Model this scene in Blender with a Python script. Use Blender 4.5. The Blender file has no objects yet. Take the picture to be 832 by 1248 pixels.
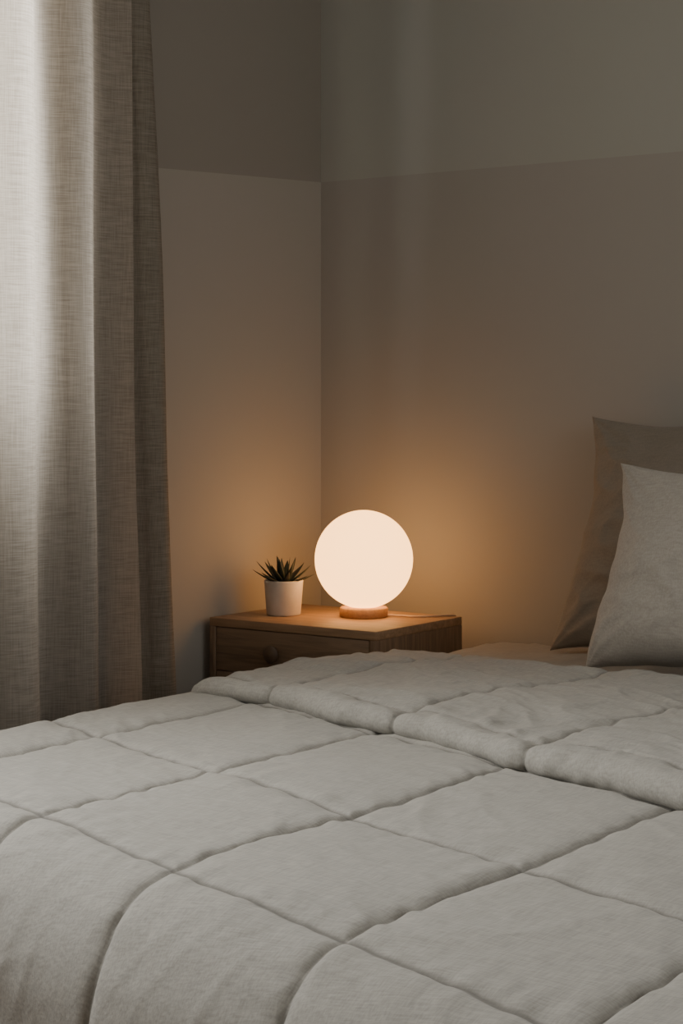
import bpy, bmesh, math, random
from mathutils import Vector, noise, Matrix
random.seed(4)
S=bpy.context.scene
COL=S.collection

# ------------------------------------------------------------ helpers
def link(o,parent=None):
    COL.objects.link(o)
    if parent: o.parent=parent
    return o
def empty(name):
    o=bpy.data.objects.new(name,None); o.empty_display_size=.1
    return link(o)
def mesh_obj(name,verts,faces,mat=None,parent=None,smooth=True):
    me=bpy.data.meshes.new(name); me.from_pydata(verts,[],faces); me.update()
    if smooth:
        me.polygons.foreach_set('use_smooth',[True]*len(me.polygons))
    if mat: me.materials.append(mat)
    return link(bpy.data.objects.new(name,me),parent)
def box(name,x0,x1,y0,y1,z0,z1,mat,parent=None,bevel=0,seg=3):
    bm=bmesh.new(); bmesh.ops.create_cube(bm,size=1)
    for v in bm.verts:
        v.co=Vector(((x0+x1)/2+v.co.x*(x1-x0),(y0+y1)/2+v.co.y*(y1-y0),(z0+z1)/2+v.co.z*(z1-z0)))
    if bevel:
        bmesh.ops.bevel(bm,geom=bm.edges[:],offset=bevel,segments=seg,affect='EDGES',profile=.5)
    me=bpy.data.meshes.new(name); bm.to_mesh(me); bm.free()
    if bevel: me.polygons.foreach_set('use_smooth',[True]*len(me.polygons))
    me.materials.append(mat)
    return link(bpy.data.objects.new(name,me),parent)
def lathe(name,prof,center,mat,parent=None,seg=64,cap=True):
    vs=[];fs=[];n=len(prof)
    for i in range(seg):
        a=2*math.pi*i/seg
        for r,z in prof: vs.append((center[0]+r*math.cos(a),center[1]+r*math.sin(a),center[2]+z))
    for i in range(seg):
        j=(i+1)%seg
        for k in range(n-1): fs.append((i*n+k,j*n+k,j*n+k+1,i*n+k+1))
    return mesh_obj(name,vs,fs,mat,parent)
def grid_mesh(nu,nv,fn):
    vs=[fn(i,j) for j in range(nv) for i in range(nu)]
    fs=[(j*nu+i,j*nu+i+1,(j+1)*nu+i+1,(j+1)*nu+i) for j in range(nv-1) for i in range(nu-1)]
    return vs,fs

# ------------------------------------------------------------ materials
def nt(name):
    m=bpy.data.materials.new(name); m.use_nodes=True
    t=m.node_tree; b=t.nodes['Principled BSDF']
    return m,t,b
def N(t,typ,**kw):
    n=t.nodes.new(typ)
    for k,v in kw.items():
        if k in n.inputs: n.inputs[k].default_value=v
        else: setattr(n,k,v)
    return n
def coords(t,scale=(1,1,1),rot=(0,0,0)):
    tc=N(t,'ShaderNodeTexCoord'); mp=N(t,'ShaderNodeMapping'); mp.inputs['Scale'].default_value=scale; mp.inputs['Rotation'].default_value=rot
    t.links.new(tc.outputs['Object'],mp.inputs['Vector']); return mp.outputs['Vector']
def rampcol(t,fac,c0,c1,p0=.3,p1=.7):
    r=N(t,'ShaderNodeValToRGB'); e=r.color_ramp.elements
    e[0].position=p0;e[1].position=p1;e[0].color=(*c0,1);e[1].color=(*c1,1)
    t.links.new(fac,r.inputs['Fac']); return r.outputs['Color']
def mul(c,k): return tuple(x*k for x in c)
def fabric(name,col,var=.08,bump=.3,rough=.95,sheen=.1,wx=(40,480,250),wy=(480,40,250),crump=.14,seam_shade_col=None):
    """woven cloth: two crossed yarn noises + soft crumple; optional dark colour paints shade into the seams by point attribute"""
    m,t,b=nt(name)
    a=N(t,'ShaderNodeTexNoise',Scale=1.0,Detail=2.0); t.links.new(coords(t,wx),a.inputs['Vector'])
    c_=N(t,'ShaderNodeTexNoise',Scale=1.0,Detail=2.0); t.links.new(coords(t,wy),c_.inputs['Vector'])
    s=N(t,'ShaderNodeMath',operation='ADD'); t.links.new(a.outputs['Fac'],s.inputs[0]); t.links.new(c_.outputs['Fac'],s.inputs[1])
    h=N(t,'ShaderNodeMath',operation='MULTIPLY'); h.inputs[1].default_value=.5; t.links.new(s.outputs[0],h.inputs[0])
    c=rampcol(t,h.outputs[0],mul(col,1-var),mul(col,1+var),.36,.64)
    if seam_shade_col:
        at=N(t,'ShaderNodeAttribute',attribute_name='seam_shade')
        mxc=N(t,'ShaderNodeMix',data_type='RGBA'); mxc.inputs[7].default_value=(*seam_shade_col,1)
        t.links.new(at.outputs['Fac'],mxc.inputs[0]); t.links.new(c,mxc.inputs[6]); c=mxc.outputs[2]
    w2=N(t,'ShaderNodeTexNoise',Scale=17.0,Detail=5.0,Distortion=.9,Roughness=.5); t.links.new(coords(t),w2.inputs['Vector'])
    mx=N(t,'ShaderNodeMath',operation='MULTIPLY_ADD'); mx.inputs[1].default_value=crump
    t.links.new(h.outputs[0],mx.inputs[0]); t.links.new(w2.outputs['Fac'],mx.inputs[2])
    bp=N(t,'ShaderNodeBump',Strength=bump,Distance=.006); t.links.new(mx.outputs[0],bp.inputs['Height'])
    t.links.new(c,b.inputs['Base Color']); t.links.new(bp.outputs['Normal'],b.inputs['Normal'])
    b.inputs['Roughness'].default_value=rough; b.inputs['Sheen Weight'].default_value=sheen
    b.inputs['Specular IOR Level'].default_value=.2
    return m
def paint(name,low,up,zc=None,k=0.0):
    m,t,b=nt(name)
    v=coords(t)
    n=N(t,'ShaderNodeTexNoise',Scale=60.0,Detail=4.0); t.links.new(v,n.inputs['Vector'])
    bp=N(t,'ShaderNodeBump',Strength=.05,Distance=.002); t.links.new(n.outputs['Fac'],bp.inputs['Height'])
    t.links.new(bp.outputs['Normal'],b.inputs['Normal'])
    b.inputs['Roughness'].default_value=.8; b.inputs['Specular IOR Level'].default_value=.25
    if zc is None:
        b.inputs['Base Color'].default_value=(*low,1)
    else:
        g=N(t,'ShaderNodeNewGeometry'); s=N(t,'ShaderNodeSeparateXYZ'); t.links.new(g.outputs['Position'],s.inputs[0])
        ma=N(t,'ShaderNodeMath',operation='MULTIPLY_ADD'); ma.inputs[1].default_value=-k
        t.links.new(s.outputs['Y'],ma.inputs[0]); t.links.new(s.outputs['Z'],ma.inputs[2])
        gt=N(t,'ShaderNodeMath',operation='GREATER_THAN'); gt.inputs[1].default_value=zc; t.links.new(ma.outputs[0],gt.inputs[0])
        mx=N(t,'ShaderNodeMix',data_type='RGBA'); mx.inputs[6].default_value=(*low,1); mx.inputs[7].default_value=(*up,1)
        t.links.new(gt.outputs[0],mx.inputs[0]); t.links.new(mx.outputs[2],b.inputs['Base Color'])
    return m
def wood(name,c0,c1,scale=(3,40,40),rough=.5):
    m,t,b=nt(name)
    v=coords(t,scale)
    n=N(t,'ShaderNodeTexNoise',Scale=1.6,Detail=8.0,Roughness=.65,Distortion=.9); t.links.new(v,n.inputs['Vector'])
    c=rampcol(t,n.outputs['Fac'],c0,c1,.3,.68)
    t.links.new(c,b.inputs['Base Color'])
    bp=N(t,'ShaderNodeBump',Strength=.12,Distance=.002); t.links.new(n.outputs['Fac'],bp.inputs['Height']); t.links.new(bp.outputs['Normal'],b.inputs['Normal'])
    b.inputs['Roughness'].default_value=rough
    return m
def plain(name,col,rough=.6):
    m,t,b=nt(name)
    v=coords(t); n=N(t,'ShaderNodeTexNoise',Scale=25.0,Detail=3.0); t.links.new(v,n.inputs['Vector'])
    t.links.new(rampcol(t,n.outputs['Fac'],mul(col,.9),mul(col,1.1)),b.inputs['Base Color'])
    b.inputs['Roughness'].default_value=rough
    return m

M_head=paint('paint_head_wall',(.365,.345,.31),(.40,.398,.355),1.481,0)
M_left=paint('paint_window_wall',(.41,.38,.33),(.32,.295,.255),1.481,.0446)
M_wall=paint('paint_plain',(.50,.48,.44),None)
M_ceil=paint('paint_ceiling',(.7,.69,.66),None)
M_floor=wood('floor_oak',(.20,.13,.08),(.32,.22,.14),(2,14,2))
M_trim=plain('trim_white',(.55,.53,.49),.5)
M_comf=fabric('comforter_cotton',(.385,.37,.335),.14,.36,seam_shade_col=(.10,.092,.08))  # last colour is seam shade painted into the cloth
M_sheet=fabric('sheet_taupe',(.34,.315,.275),.08,.30)
M_pil=fabric('pillow_taupe',(.25,.213,.172),.08,.3)
M_cush=fabric('cushion_linen',(.38,.352,.31),.12,.3)
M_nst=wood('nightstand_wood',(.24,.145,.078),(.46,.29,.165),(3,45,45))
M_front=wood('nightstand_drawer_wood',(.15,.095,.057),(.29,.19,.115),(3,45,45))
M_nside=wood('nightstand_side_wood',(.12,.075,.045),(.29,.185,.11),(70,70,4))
M_base=wood('lamp_base_wood',(.36,.19,.08),(.52,.30,.14),(60,60,60))
M_dark=plain('knob_dark_wood',(.11,.07,.042),.45)
M_cord=plain('cord_plastic',(.55,.40,.27),.5)
M_pot=plain('pot_ceramic',(.60,.55,.47),.55)
M_soil=plain('soil',(.03,.022,.015),1)
M_leaf=plain('succulent_leaf',(.016,.026,.019),.5)
M_metal=plain('rod_metal',(.1,.09,.08),.4)

# curtain linen
def linen(name,c0,c1,trans):
    m,t,b=nt(name)
    vh=coords(t,(26,26,560)); vv=coords(t,(560,560,16))
    nh=N(t,'ShaderNodeTexNoise',Scale=1.0,Detail=3.0); t.links.new(vh,nh.inputs['Vector'])
    nv_=N(t,'ShaderNodeTexNoise',Scale=1.0,Detail=3.0); t.links.new(vv,nv_.inputs['Vector'])
    h2=N(t,'ShaderNodeMath',operation='MULTIPLY'); h2.inputs[1].default_value=.6; t.links.new(nh.outputs['Fac'],h2.inputs[0])
    hf=N(t,'ShaderNodeMath',operation='MULTIPLY_ADD'); hf.inputs[1].default_value=.4; t.links.new(nv_.outputs['Fac'],hf.inputs[0]); t.links.new(h2.outputs[0],hf.inputs[2])
    cc=rampcol(t,hf.outputs[0],c0,c1,.37,.63)
    t.links.new(cc,b.inputs['Base Color']); b.inputs['Roughness'].default_value=.95
    bp=N(t,'ShaderNodeBump',Strength=.3,Distance=.002); t.links.new(hf.outputs[0],bp.inputs['Height']); t.links.new(bp.outputs['Normal'],b.inputs['Normal'])
    tr=N(t,'ShaderNodeBsdfTranslucent'); t.links.new(cc,tr.inputs['Color'])
    mx=N(t,'ShaderNodeMixShader'); mx.inputs[0].default_value=trans
    t.links.new(b.outputs[0],mx.inputs[1]); t.links.new(tr.outputs[0],mx.inputs[2])
    t.links.new(mx.outputs[0],t.nodes['Material Output'].inputs['Surface'])
    return m
M_cur=linen('curtain_linen',(.35,.31,.26),(.53,.48,.415),.48)
M_cur2=linen('curtain_linen_shaded',(.22,.19,.15),(.36,.318,.262),.25)  # same linen; the rear panel's shade is put into a darker colour

# glowing glass
M_glow,t,b=nt('opal_glass_lit')
b.inputs['Base Color'].default_value=(.9,.8,.7,1); b.inputs['Roughness'].default_value=.35
b.inputs['Emission Color'].default_value=(1,.475,.145,1); b.inputs['Emission Strength'].default_value=5.1

# ------------------------------------------------------------ room
RX,RY,H=4.4,-4.7,2.6
box('floor',-.2,RX+.2,RY-.2,.2,-.1,0,M_floor)
box('ceiling',-.2,RX+.2,RY-.2,.2,H,H+.1,M_ceil)
box('wall_head',-.15,RX+.15,0,.15,0,H,M_head)
box('wall_back',-.15,RX+.15,RY-.15,RY,0,H,M_wall)
def wall_with_holes(name,xa,xb,W,mat):
    vs=[];fs=[]
    def bx(y0,y1,z0,z1):
        n=len(vs)
        for x in(xa,xb):
            for y in(y0,y1):
                for z in(z0,z1): vs.append((x,y,z))
        for f in((0,1,3,2),(4,6,7,5),(0,4,5,1),(2,3,7,6),(0,2,6,4),(1,5,7,3)): fs.append(tuple(n+i for i in f))
    y=0
    for w in W:
        bx(w[1],y,0,H); y=w[0]
        bx(w[0],w[1],0,w[2]); bx(w[0],w[1],w[3],H)
    bx(RY,y,0,H)
    return mesh_obj(name,vs,fs,mat,smooth=False)
W=[(-2.50,-1.0,.95,2.25)]
W_FILL=[(-3.3,-.9,.8,2.35)]  # unseen right-wall opening, added for soft fill light
wall_with_holes('wall_window',-.15,0,W,M_left)
wall_with_holes('wall_right',RX,RX+.15,W_FILL,M_wall)
def window(i,xa,y0,y1,z0,z1,mull=True):
    w=empty('window_%d'%i); f=.045; a,bb=xa-.025,xa+.025  # window_2 is the added fill opening, out of view
    box('frame_bottom',a,bb,y0,y1,z0,z0+f,M_trim,w); box('frame_top',a,bb,y0,y1,z1-f,z1,M_trim,w)
    box('frame_side_a',a,bb,y0,y0+f,z0+f,z1-f,M_trim,w); box('frame_side_b',a,bb,y1-f,y1,z0+f,z1-f,M_trim,w)
    if mull: box('added_mullion',a+.005,bb-.005,(y0+y1)/2-.02,(y0+y1)/2+.02,z0+f,z1-f,M_trim,w)
window(1,-.075,*W[0],mull=False)
window(2,RX+.075,*W_FILL[0])  # frame of the added fill opening, out of view
box('baseboard_head',0.012,RX,-.012,0,0,.09,M_trim)
box('baseboard_window',0,.012,RY,0,0,.09,M_trim)

# ------------------------------------------------------------ curtain
cur=empty('curtain')
def panel(name,ya,yb,slope,x0,wl,amp,seed,ph0=0,sharp=1.0,mat=None,zt=2.38,zb=.015):
    nu,nv=300,120
    def fn(i,j):
        s=i/(nu-1); z=zb+(zt-zb)*j/(nv-1)
        y=(ya+slope*z)*(1-s)+(yb+slope*.3*z)*s
        d=s*abs(yb-ya)
        ph=ph0+d/wl*2*math.pi + 1.1*noise.noise(Vector((d*5,seed,z*.35)))
        w=math.sin(ph); w=math.copysign(abs(w)**sharp,w)
        a=amp*(1+.35*noise.noise(Vector((d*4,z*.8,seed+5))))
        x=x0+a*w+.010*noise.noise(Vector((d*16,z*1.6,seed+9)))+.012*noise.noise(Vector((d*3,z*1.2,seed)))
        y+= .35*a*math.sin(ph*.5+.8)*.6
        return (x,y,z)
    vs,fs=grid_mesh(nu,nv,fn)
    return mesh_obj(name,vs,fs,mat,cur)
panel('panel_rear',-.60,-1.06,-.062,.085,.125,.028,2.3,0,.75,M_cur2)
panel('panel_front',-.835,-1.62,-.02,.185,.17,.026,7.7,2.6,.9,M_cur)
rod=empty('curtain_rod')
def tube(name,pts,r,mat,parent):
    c=bpy.data.curves.new(name,'CURVE'); c.dimensions='3D'; c.bevel_depth=r; c.bevel_resolution=4
    sp=c.splines.new('NURBS'); sp.points.add(len(pts)-1)
    for p,q in zip(sp.points,pts): p.co=(*q,1)
    sp.use_endpoint_u=True; sp.order_u=3 if len(pts)>2 else 2; c.use_fill_caps=True
    c.materials.append(mat); return link(bpy.data.objects.new(name,c),parent)
tube('pole',[(.135,-.5,2.40),(.135,-2.8,2.40)],.012,M_metal,rod)
for yy in(-.55,-2.75): tube('bracket',[(0,yy,2.40),(.135,yy,2.40)],.008,M_metal,rod)

# ------------------------------------------------------------ nightstand
ns=empty('nightstand')
x0,x1,y0,y1,zt=.025,.456,-.436,-.112,.51
box('top',x0,x1,y0,y1,zt-.018,zt,M_nst,ns,.0015,2)
box('side_a',x0,x0+.016,y0,y1,.12,zt-.018,M_nside,ns,.001,2)
box('side_b',x1-.016,x1,y0,y1,.12,zt-.018,M_nside,ns,.001,2)
box('back',x0+.016,x1-.016,y1-.01,y1,.12,zt-.018,M_nside,ns)
box('bottom',x0+.016,x1-.016,y0,y1-.01,.12,.136,M_nst,ns)
box('drawer_1',x0+.018,x1-.018,y0+.0015,y0+.022,.400,.4905,M_front,ns,.001,2)
box('drawer_2',x0+.018,x1-.018,y0+.0015,y0+.022,.272,.398,M_front,ns,.001,2)
box('drawer_3',x0+.018,x1-.018,y0+.0015,y0+.022,.140,.270,M_front,ns,.001,2)
for zz in(.446,.334,.204):
    k=lathe('knob',[(0,0),(.008,0),(.008,.008),(.017,.012),(.019,.017),(.016,.021),(0,.022)],(0,0,0),M_dark,ns,32)
    k.rotation_euler=(math.radians(90),0,0); k.location=((x0+x1)/2-.04,y0+.002,zz)
for lx in(x0+.03,x1-.03):
    for ly in(y0+.03,y1-.03):
        lathe('leg',[(0,0),(.010,0),(.016,.12),(0,.12)],(lx,ly,0),M_nst,ns,24)

# ------------------------------------------------------------ globe lamp
lamp=empty('globe_table_lamp')
LX,LY=.285,-.234
lathe('base',[(0,0),(.049,0),(.052,.002),(.052,.018),(.049,.021),(0,.021)],(LX,LY,zt),M_base,lamp,96)
R=.105
prof=[]
for i in range(49):
    a=-math.pi/2+ .26 + (math.pi-.26)*i/48
    prof.append((max(R*math.cos(a),0),R*math.sin(a)))
prof=[(0,prof[0][1])]+prof
lathe('globe_shade',prof,(LX,LY,zt+.021-prof[0][1]),M_glow,lamp,96)
tube('cord',[(LX+.045,LY+.02,zt+.004),(LX+.075,LY+.04,zt+.003),(LX+.10,LY+.035,zt+.003),(LX+.135,LY+.075,zt+.003),(LX+.15,y1-.01,zt+.003),(LX+.152,y1+.012,zt-.002),(LX+.15,y1+.02,zt-.06),(LX+.15,y1+.03,.2)],.0022,M_cord,lamp)

# ------------------------------------------------------------ potted succulent
pl=empty('potted_succulent')
PX,PY=.126,-.308
lathe('pot',[(0,0),(.034,0),(.037,.003),(.042,.070),(.0425,.074),(.041,.0755),(.038,.074),(.036,.062),(0,.062)],(PX,PY,zt),M_pot,pl,64)
lathe('soil',[(0,.067),(.03,.066),(.0366,.064)],(PX,PY,zt),M_soil,pl,32)
def leaf(base,az,el,L,w):
    vs=[];n=10
    d=Vector((math.cos(az),math.sin(az),0)); side=Vector((-math.sin(az),math.cos(az),0)); up=Vector((0,0,1))
    p=Vector(base); e=el
    for i in range(n+1):
        s=i/n
        ww=w*(math.sin(min(s*2.2+.45,math.pi/2))*(1-s**2.2))+.0002
        dirv=d*math.cos(e)+up*math.sin(e); nor=-d*math.sin(e)+up*math.cos(e)
        vs+= [p-side*ww+nor*ww*.25, p-nor*ww*.40, p+side*ww+nor*ww*.25, p+nor*ww*.12]
        p=p+dirv*(L/n); e+=.28/n*(1 if el<1.1 else .3)
    fs=[]
    for i in range(n):
        for k in range(4): fs.append((i*4+k,i*4+(k+1)%4,i*4+4+(k+1)%4,i*4+4+k))
    fs.append((n*4,n*4+1,n*4+2,n*4+3))
    return vs,fs
V=[];F=[]
for cnt,el,L,w,ph in((8,.30,.068,.0140,0),(7,.62,.070,.0145,.3),(5,1.0,.066,.0135,.1),(3,1.35,.062,.011,.5)):
    for i in range(cnt):
        az=2*math.pi*i/cnt+ph+random.uniform(-.12,.12)
        vs,fs=leaf((PX+.006*math.cos(az),PY+.006*math.sin(az),zt+.066),az,el+random.uniform(-.1,.1),L*random.uniform(.9,1.1),w)
        n=len(V); V+=[tuple(q) for q in vs]; F+=[tuple(n+a for a in f) for f in fs]
lv=mesh_obj('leaves',V,F,M_leaf,pl); md=lv.modifiers.new('s','SUBSURF'); md.levels=md.render_levels=1

# ------------------------------------------------------------ bed
SK=-.34
def foot(X): return -1.895+SK*(X-.984)      # first stitched row = line where the quilt breaks over the foot
bed=empty('bed')
XL,XR=.50,2.08
def mattress():
    bm=bmesh.new()
    pts=[(XL,-.05),(XR,-.05),(XR,foot(XR)-.09),(XL,foot(XL)-.09)]
    lo=[bm.verts.new((x,y,.22)) for x,y in pts]; hi=[bm.verts.new((x,y,.452)) for x,y in pts]
    bm.faces.new(lo); bm.faces.new(hi[::-1])
    for i in range(4): bm.faces.new((lo[i],lo[(i+1)%4],hi[(i+1)%4],hi[i]))
    bmesh.ops.recalc_face_normals(bm,faces=bm.faces[:])
    bmesh.ops.bevel(bm,geom=bm.edges[:],offset=.05,segments=6,affect='EDGES',profile=.5)
    me=bpy.data.meshes.new('mattress'); bm.to_mesh(me); bm.free()
    me.polygons.foreach_set('use_smooth',[True]*len(me.polygons)); me.materials.append(M_sheet)
    return link(bpy.data.objects.new('mattress',me),bed)
mattress()
box('platform',XL+.02,XR-.02,-1.75,-.05,.12,.22,M_nside,bed,.004,2)
for lx in(XL+.08,XR-.08):
    for ly in(-.12,-1.68): box('leg',lx-.03,lx+.03,ly-.03,ly+.03,0,.12,M_nside,bed)

COLS=[.365,.674,.984,1.275,1.565,1.86,2.16]
def dmin(v,arr): return min(abs(v-a) for a in arr)
def nz(x,y,z): return noise.noise(Vector((x,y,z)))
def crumple(x,y,seed):
    """soft ridged creases, warped"""
    wx=x+.12*nz(x*3,y*3,seed); wy=y+.12*nz(x*3,y*3,seed+9)
    r1=1-abs(nz(wx*5.5+wy*2,wy*7,seed+1))*2
    r2=1-abs(nz(wx*11,wy*9-wx*4,seed+2))*2
    r3=1-abs(nz(wx*7+wy*4,wy*24-wx*6,seed+5))*2
    return .0034*max(r1-.45,0)+.0020*max(r2-.55,0)+.0032*max(r3-.5,0)*max(0,nz(x*2.5,y*2.5,seed+8)+.3)
SEAM_SHADE=[]
def quilt_h(X,vp,rows,seed=0,A=.0035,G=.0075,GR=.0070,tmax=.8):
    Xw=X+.013*nz(0,vp*2.5,seed)+.004*nz(1,vp*14,seed)
    vw=vp+.012*nz(X*2.5,3,seed)+.003*nz(X*14,5,seed)
    dx=dmin(Xw,COLS); dy=dmin(vw,rows)
    g1=G*math.exp(-dx/.0065); g2=GR*math.exp(-(dy/.0095))
    h=.0085-max(g1,g2)-.2*min(g1,g2)
    h+=A*(1-math.exp(-dx/.05))*(.5+.5*(1-math.exp(-dy/.04)))
    h+=.0044*math.exp(-dx/.045)*nz(X*8,vp*34,seed+2)*(1-math.exp(-dx/.005))
    h+=.0044*math.exp(-dy/.045)*nz(X*34,vp*8,seed+4)*(1-math.exp(-dy/.005))
    h+=.0060*nz(X*3.2,vp*3.2,seed+1)
    h+=crumple(X,vp,seed+20)
    SEAM_SHADE.append(min(1,max(.45*math.exp(-(dx/.0026)**2),tmax*math.exp(-(dy/.0040)**2))))  # mask for the shade painted along the quilt seams
    return h
def edge(s,R,e0):
    """s arc length inward from the bend start; returns (pos, drop, angle)"""
    if s>=0: return e0+R+s,0.0,0.0
    a=-s/R
    if a<math.pi/2: return e0+R-R*math.sin(a),R*(1-math.cos(a)),a
    ex=-s-R*math.pi/2
    return e0-.05*ex,R+ex,math.pi/2
comf_v=[];comf_f=[]
def add(vs,fs):
    n=len(comf_v); comf_v.extend(vs); comf_f.extend([tuple(a+n for a in f) for f in fs])
BASE=.472
step=.0034
RL=.06; EL=.485
RF=.13
ROWS=[-1.895-.42,-1.895,-1.582,-1.215,-.9]
def foldline(X):
    l=-1.197-.36*(X-.984)
    if X<.78: l-=.36*(.78-X)*.55
    return l+.016*nz(X*5,8,1)+.006*nz(X*16,8,4)
s0=-.36; s1=(2.14-RL)-(EL+RL)     # across
nu=int((s1-s0+.36)/step)
tv0=-.40
nv=int((.95-tv0)/step)
def fmain(i,j):
    s=s0+i*step; t=tv0+j*step
    if s<=s1: x,dx,ax=edge(s,RL,EL)
    else:
        x,dx,ax=edge(s1-s,RL,0); x=(EL+RL+s1)+(RL-x)
    U=EL+RL+s           # unrolled fabric coordinate
    Xc=min(max(x,EL),2.2)
    vp=-1.895+t          # unrolled along the bed
    h=quilt_h(U,vp,ROWS)
    yy,dy,ay=edge(t,RF,0); yy-=RF
    y=foot(Xc)+yy
    drop=max(dx,dy) if (dx>0 and dy>0) else dx+dy
    if dy>RF: y-= .012*math.sin(U*9+1)*min(1,(dy-RF)/.15)
    hx=0 if s>s1 else math.sin(ax)
    nrm=Vector((-hx, -math.sin(ay), max(math.cos(ax)*math.cos(ay),0)))
    if nrm.length<1e-4: nrm=Vector((-1,-1,0))
    nrm.normalize()
    p=Vector((x,y,BASE-drop))+nrm*h
    d=y-(foldline(Xc)+.05)
    if d>0: p.z-=min(d*.25,.008)
    p.z=max(p.z,.06+.002*math.sin(U*20))
    return tuple(p)
vs,fs=grid_mesh(nu,nv,fmain); add(vs,fs)
# folded-back top band
r=.012
ELF=.520
def ffold(i,j):
    s=-.30+i*step; q=j*step
    if s<=s1: x,dx,ax=edge(s,RL,ELF)
    else:
        x,dx,ax=edge(s1-s,RL,0); x=(ELF+RL+s1)+(RL-x)
    U=EL+RL+s; Xc=min(max(x,EL),2.2)
    Ye=foldline(Xc)
    Lend=(-.53+.035*nz(Xc*4,5,5)-.03*(Xc-.9))-Ye
    arc=math.pi*r
    zc=BASE+.004+r
    h=quilt_h(U,q-arc*.5,[.055,.9],11,A=.003,G=.0070,GR=.0060,tmax=.6)
    h+=.010*nz(U*3.5,q*4.5,31)+crumple(U*1.3,q*1.3,50)*1.8
    if q<arc:
        a=-math.pi/2-q/r
        py=Ye+r+r*math.cos(a); pz=zc+r*math.sin(a); n=Vector((0,math.cos(a),math.sin(a)))
        h*=min(1,q/(arc*.5))
    else:
        d=q-arc; f=d/(Lend-r)
        if f<=1:
            py=Ye+r+d; pz=zc+r-.018*f; n=Vector((0,0,1))
        else:
            py=Ye+Lend; e=min((f-1)*(Lend-r),.055)
            py+=.018*math.sin(min(e/.02,1.57)); pz=zc+r-.018-e; n=Vector((0,.6,.6))
    if ax>0:
        n=Vector((-math.sin(ax),n.y,n.z*math.cos(ax)))
        if n.length>0: n.normalize()
    p=Vector((x,py,pz-dx))+n*h
    return tuple(p)
nuf=int((s1+.30+.30)/step); nvf=int(.95/step)
vs,fs=grid_mesh(nuf,nvf,ffold); add(vs,fs)
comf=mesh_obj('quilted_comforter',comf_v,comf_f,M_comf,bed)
at=comf.data.attributes.new('seam_shade','FLOAT','POINT'); at.data.foreach_set('value',SEAM_SHADE)
# rumpled under-sheet at the head of the bed
def fsheet(i,j):
    s=-.20+i*.008; y=-1.0+j*.008
    x,dx,ax=edge(s,.055,XL-.006)
    zz=.458+.008*nz(x*4,y*4,3)+.012*math.exp(-((x-.86)**2/.03+(y+.28)**2/.03))+crumple(x,y,77)*1.6
    b_=max(0,y+.09); zz-=b_*b_*9
    return (min(x,XR),y,zz-dx)
vs,fs=grid_mesh(int((XR-XL+.2)/.008),int(.965/.008),fsheet)
mesh_obj('sheet',vs,fs,M_sheet,bed)

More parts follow.
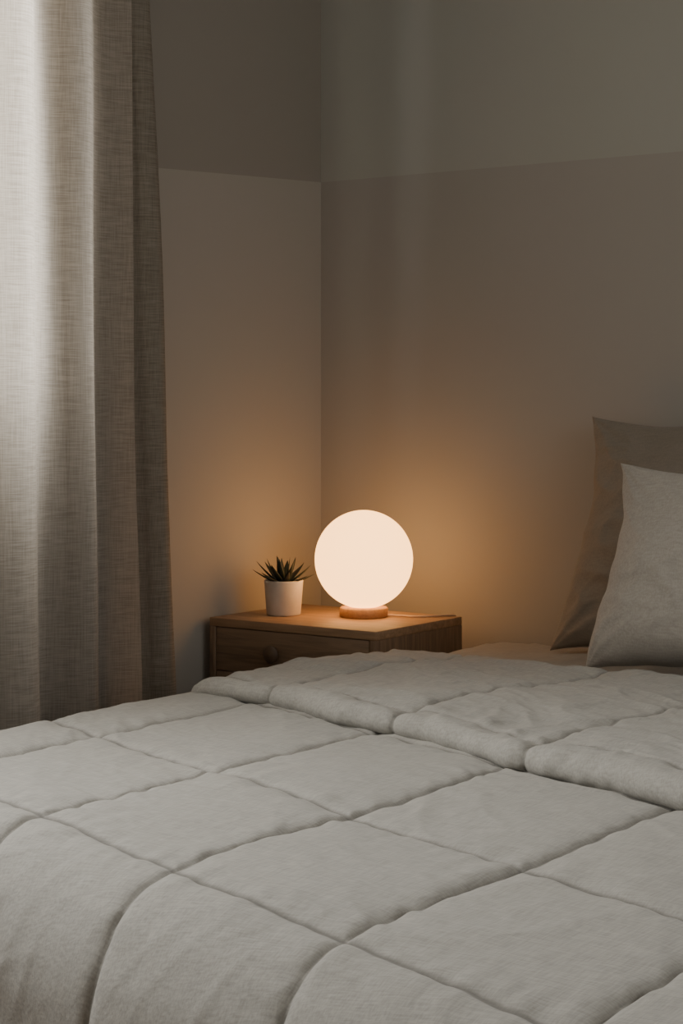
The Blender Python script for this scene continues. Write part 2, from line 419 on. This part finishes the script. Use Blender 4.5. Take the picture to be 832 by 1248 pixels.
# ------------------------------------------------------------ pillows
def pillow(name,w,h,th,base,top_dir,mat,seed,yaw=0,pinch=.05,sag=0.0,wr=1.0):
    """base = centre of the bottom edge, top_dir = vector up the pillow; sag pushes the filling down"""
    nu=nv=120; vs=[]
    fs=[]
    up=Vector(top_dir).normalized(); rt=Vector((math.cos(yaw),math.sin(yaw),0)); up=(up-rt*up.dot(rt)).normalized(); nr=rt.cross(up)
    for sd in(1,-1):
        off=len(vs)
        for j in range(nv):
            for i in range(nu):
                u=-1+2*i/(nu-1); v=-1+2*j/(nv-1)
                u=math.sin(u*math.pi/2)*.5+u*.5; v=math.sin(v*math.pi/2)*.5+v*.5
                x=u*w/2*(1-pinch*(1-v*v)*(1+.5*v)); y=v*h/2*(1-pinch*(1-abs(u)**3))
                x+= .008*nz(u*.3+seed,v*3.5,2)*abs(u)
                y+= .006*nz(u*3.5,v*.3+seed,4)*abs(v)
                a=max((1-abs(u)**2.2)*(1-abs(v)**2.2),0)
                z=th/2*a**.5*(1-sag*v)
                cr=1-abs(nz(u*2.6+v*1.3,v*3.1-u,seed+8+sd))*2
                cr2=1-abs(nz(u*5+v*2,v*5-u*3,seed+15+sd))*2
                # gathered creases radiating from the corners
                ang=math.atan2(1-abs(v),1-abs(u)+1e-5); rad=math.hypot(1-abs(v),1-abs(u))
                fan=math.exp(-rad/.45)*math.sin(ang*13+3*nz(rad*2,ang,seed))
                z+=a**.35*(.014*nz(u*1.8,v*1.8,seed+sd)+.0045*fan+wr*(.008*max(cr-.4,0)+.003*max(cr2-.5,0)))
                p=Vector(base)+up*(h/2+y)+rt*x+nr*(z*(1 if sd==1 else -1))
                vs.append(tuple(p))
        for j in range(nv-1):
            for i in range(nu-1):
                q=(off+j*nu+i,off+j*nu+i+1,off+(j+1)*nu+i+1,off+(j+1)*nu+i)
                fs.append(q if sd==1 else q[::-1])
    me_o=mesh_obj(name,vs,fs,mat)
    bm=bmesh.new(); bm.from_mesh(me_o.data); bmesh.ops.remove_doubles(bm,verts=bm.verts[:],dist=.0004); bmesh.ops.recalc_face_normals(bm,faces=bm.faces[:]); bm.to_mesh(me_o.data); bm.free()
    me_o.data.polygons.foreach_set('use_smooth',[True]*len(me_o.data.polygons))
    return me_o
pillow('bed_pillow',.72,.500,.17,(.730+.36,-.215,.470),(0,.155,.43),M_pil,3.1,pinch=.10,sag=.25,wr=2.2)
pillow('throw_pillow',.48,.40,.17,(.945+.24,-.48,.482),(0,.145,.37),M_cush,9.4,pinch=.11,sag=.25,wr=1.0)

# ------------------------------------------------------------ lights
def area(name,loc,rot,sx,sy,e,col):
    l=bpy.data.lights.new(name,'AREA'); l.shape='RECTANGLE'; l.size=sx; l.size_y=sy; l.energy=e; l.color=col
    o=bpy.data.objects.new(name,l); o.location=loc; o.rotation_euler=rot; link(o); return o
# daylight outside the curtained window, plus an added soft fill from the right
DAY=(1,.987,.95)
area('daylight_window_1',(-.35,(W[0][0]+W[0][1])/2,1.68),(0,math.radians(-84),0),1.5,1.7,104,DAY)
area('fill_light_right',(RX+.4,(W_FILL[0][0]+W_FILL[0][1])/2,1.7),(0,math.radians(82),0),1.7,2.6,26,DAY)  # invented soft fill to lift the walls, out of view
w=bpy.data.worlds.new('World'); S.world=w; w.use_nodes=True
w.node_tree.nodes['Background'].inputs[0].default_value=(.75,.85,1,1); w.node_tree.nodes['Background'].inputs[1].default_value=.4

# ------------------------------------------------------------ camera
c=bpy.data.cameras.new('camera'); co=bpy.data.objects.new('camera',c); link(co)
c.sensor_fit='VERTICAL'; c.sensor_height=36; c.sensor_width=24; c.lens=64.6; c.shift_y=-.108
co.location=(2.534,-3.457,.97); co.rotation_euler=(math.radians(90),0,math.atan(.716))
c.clip_start=.05
S.camera=co
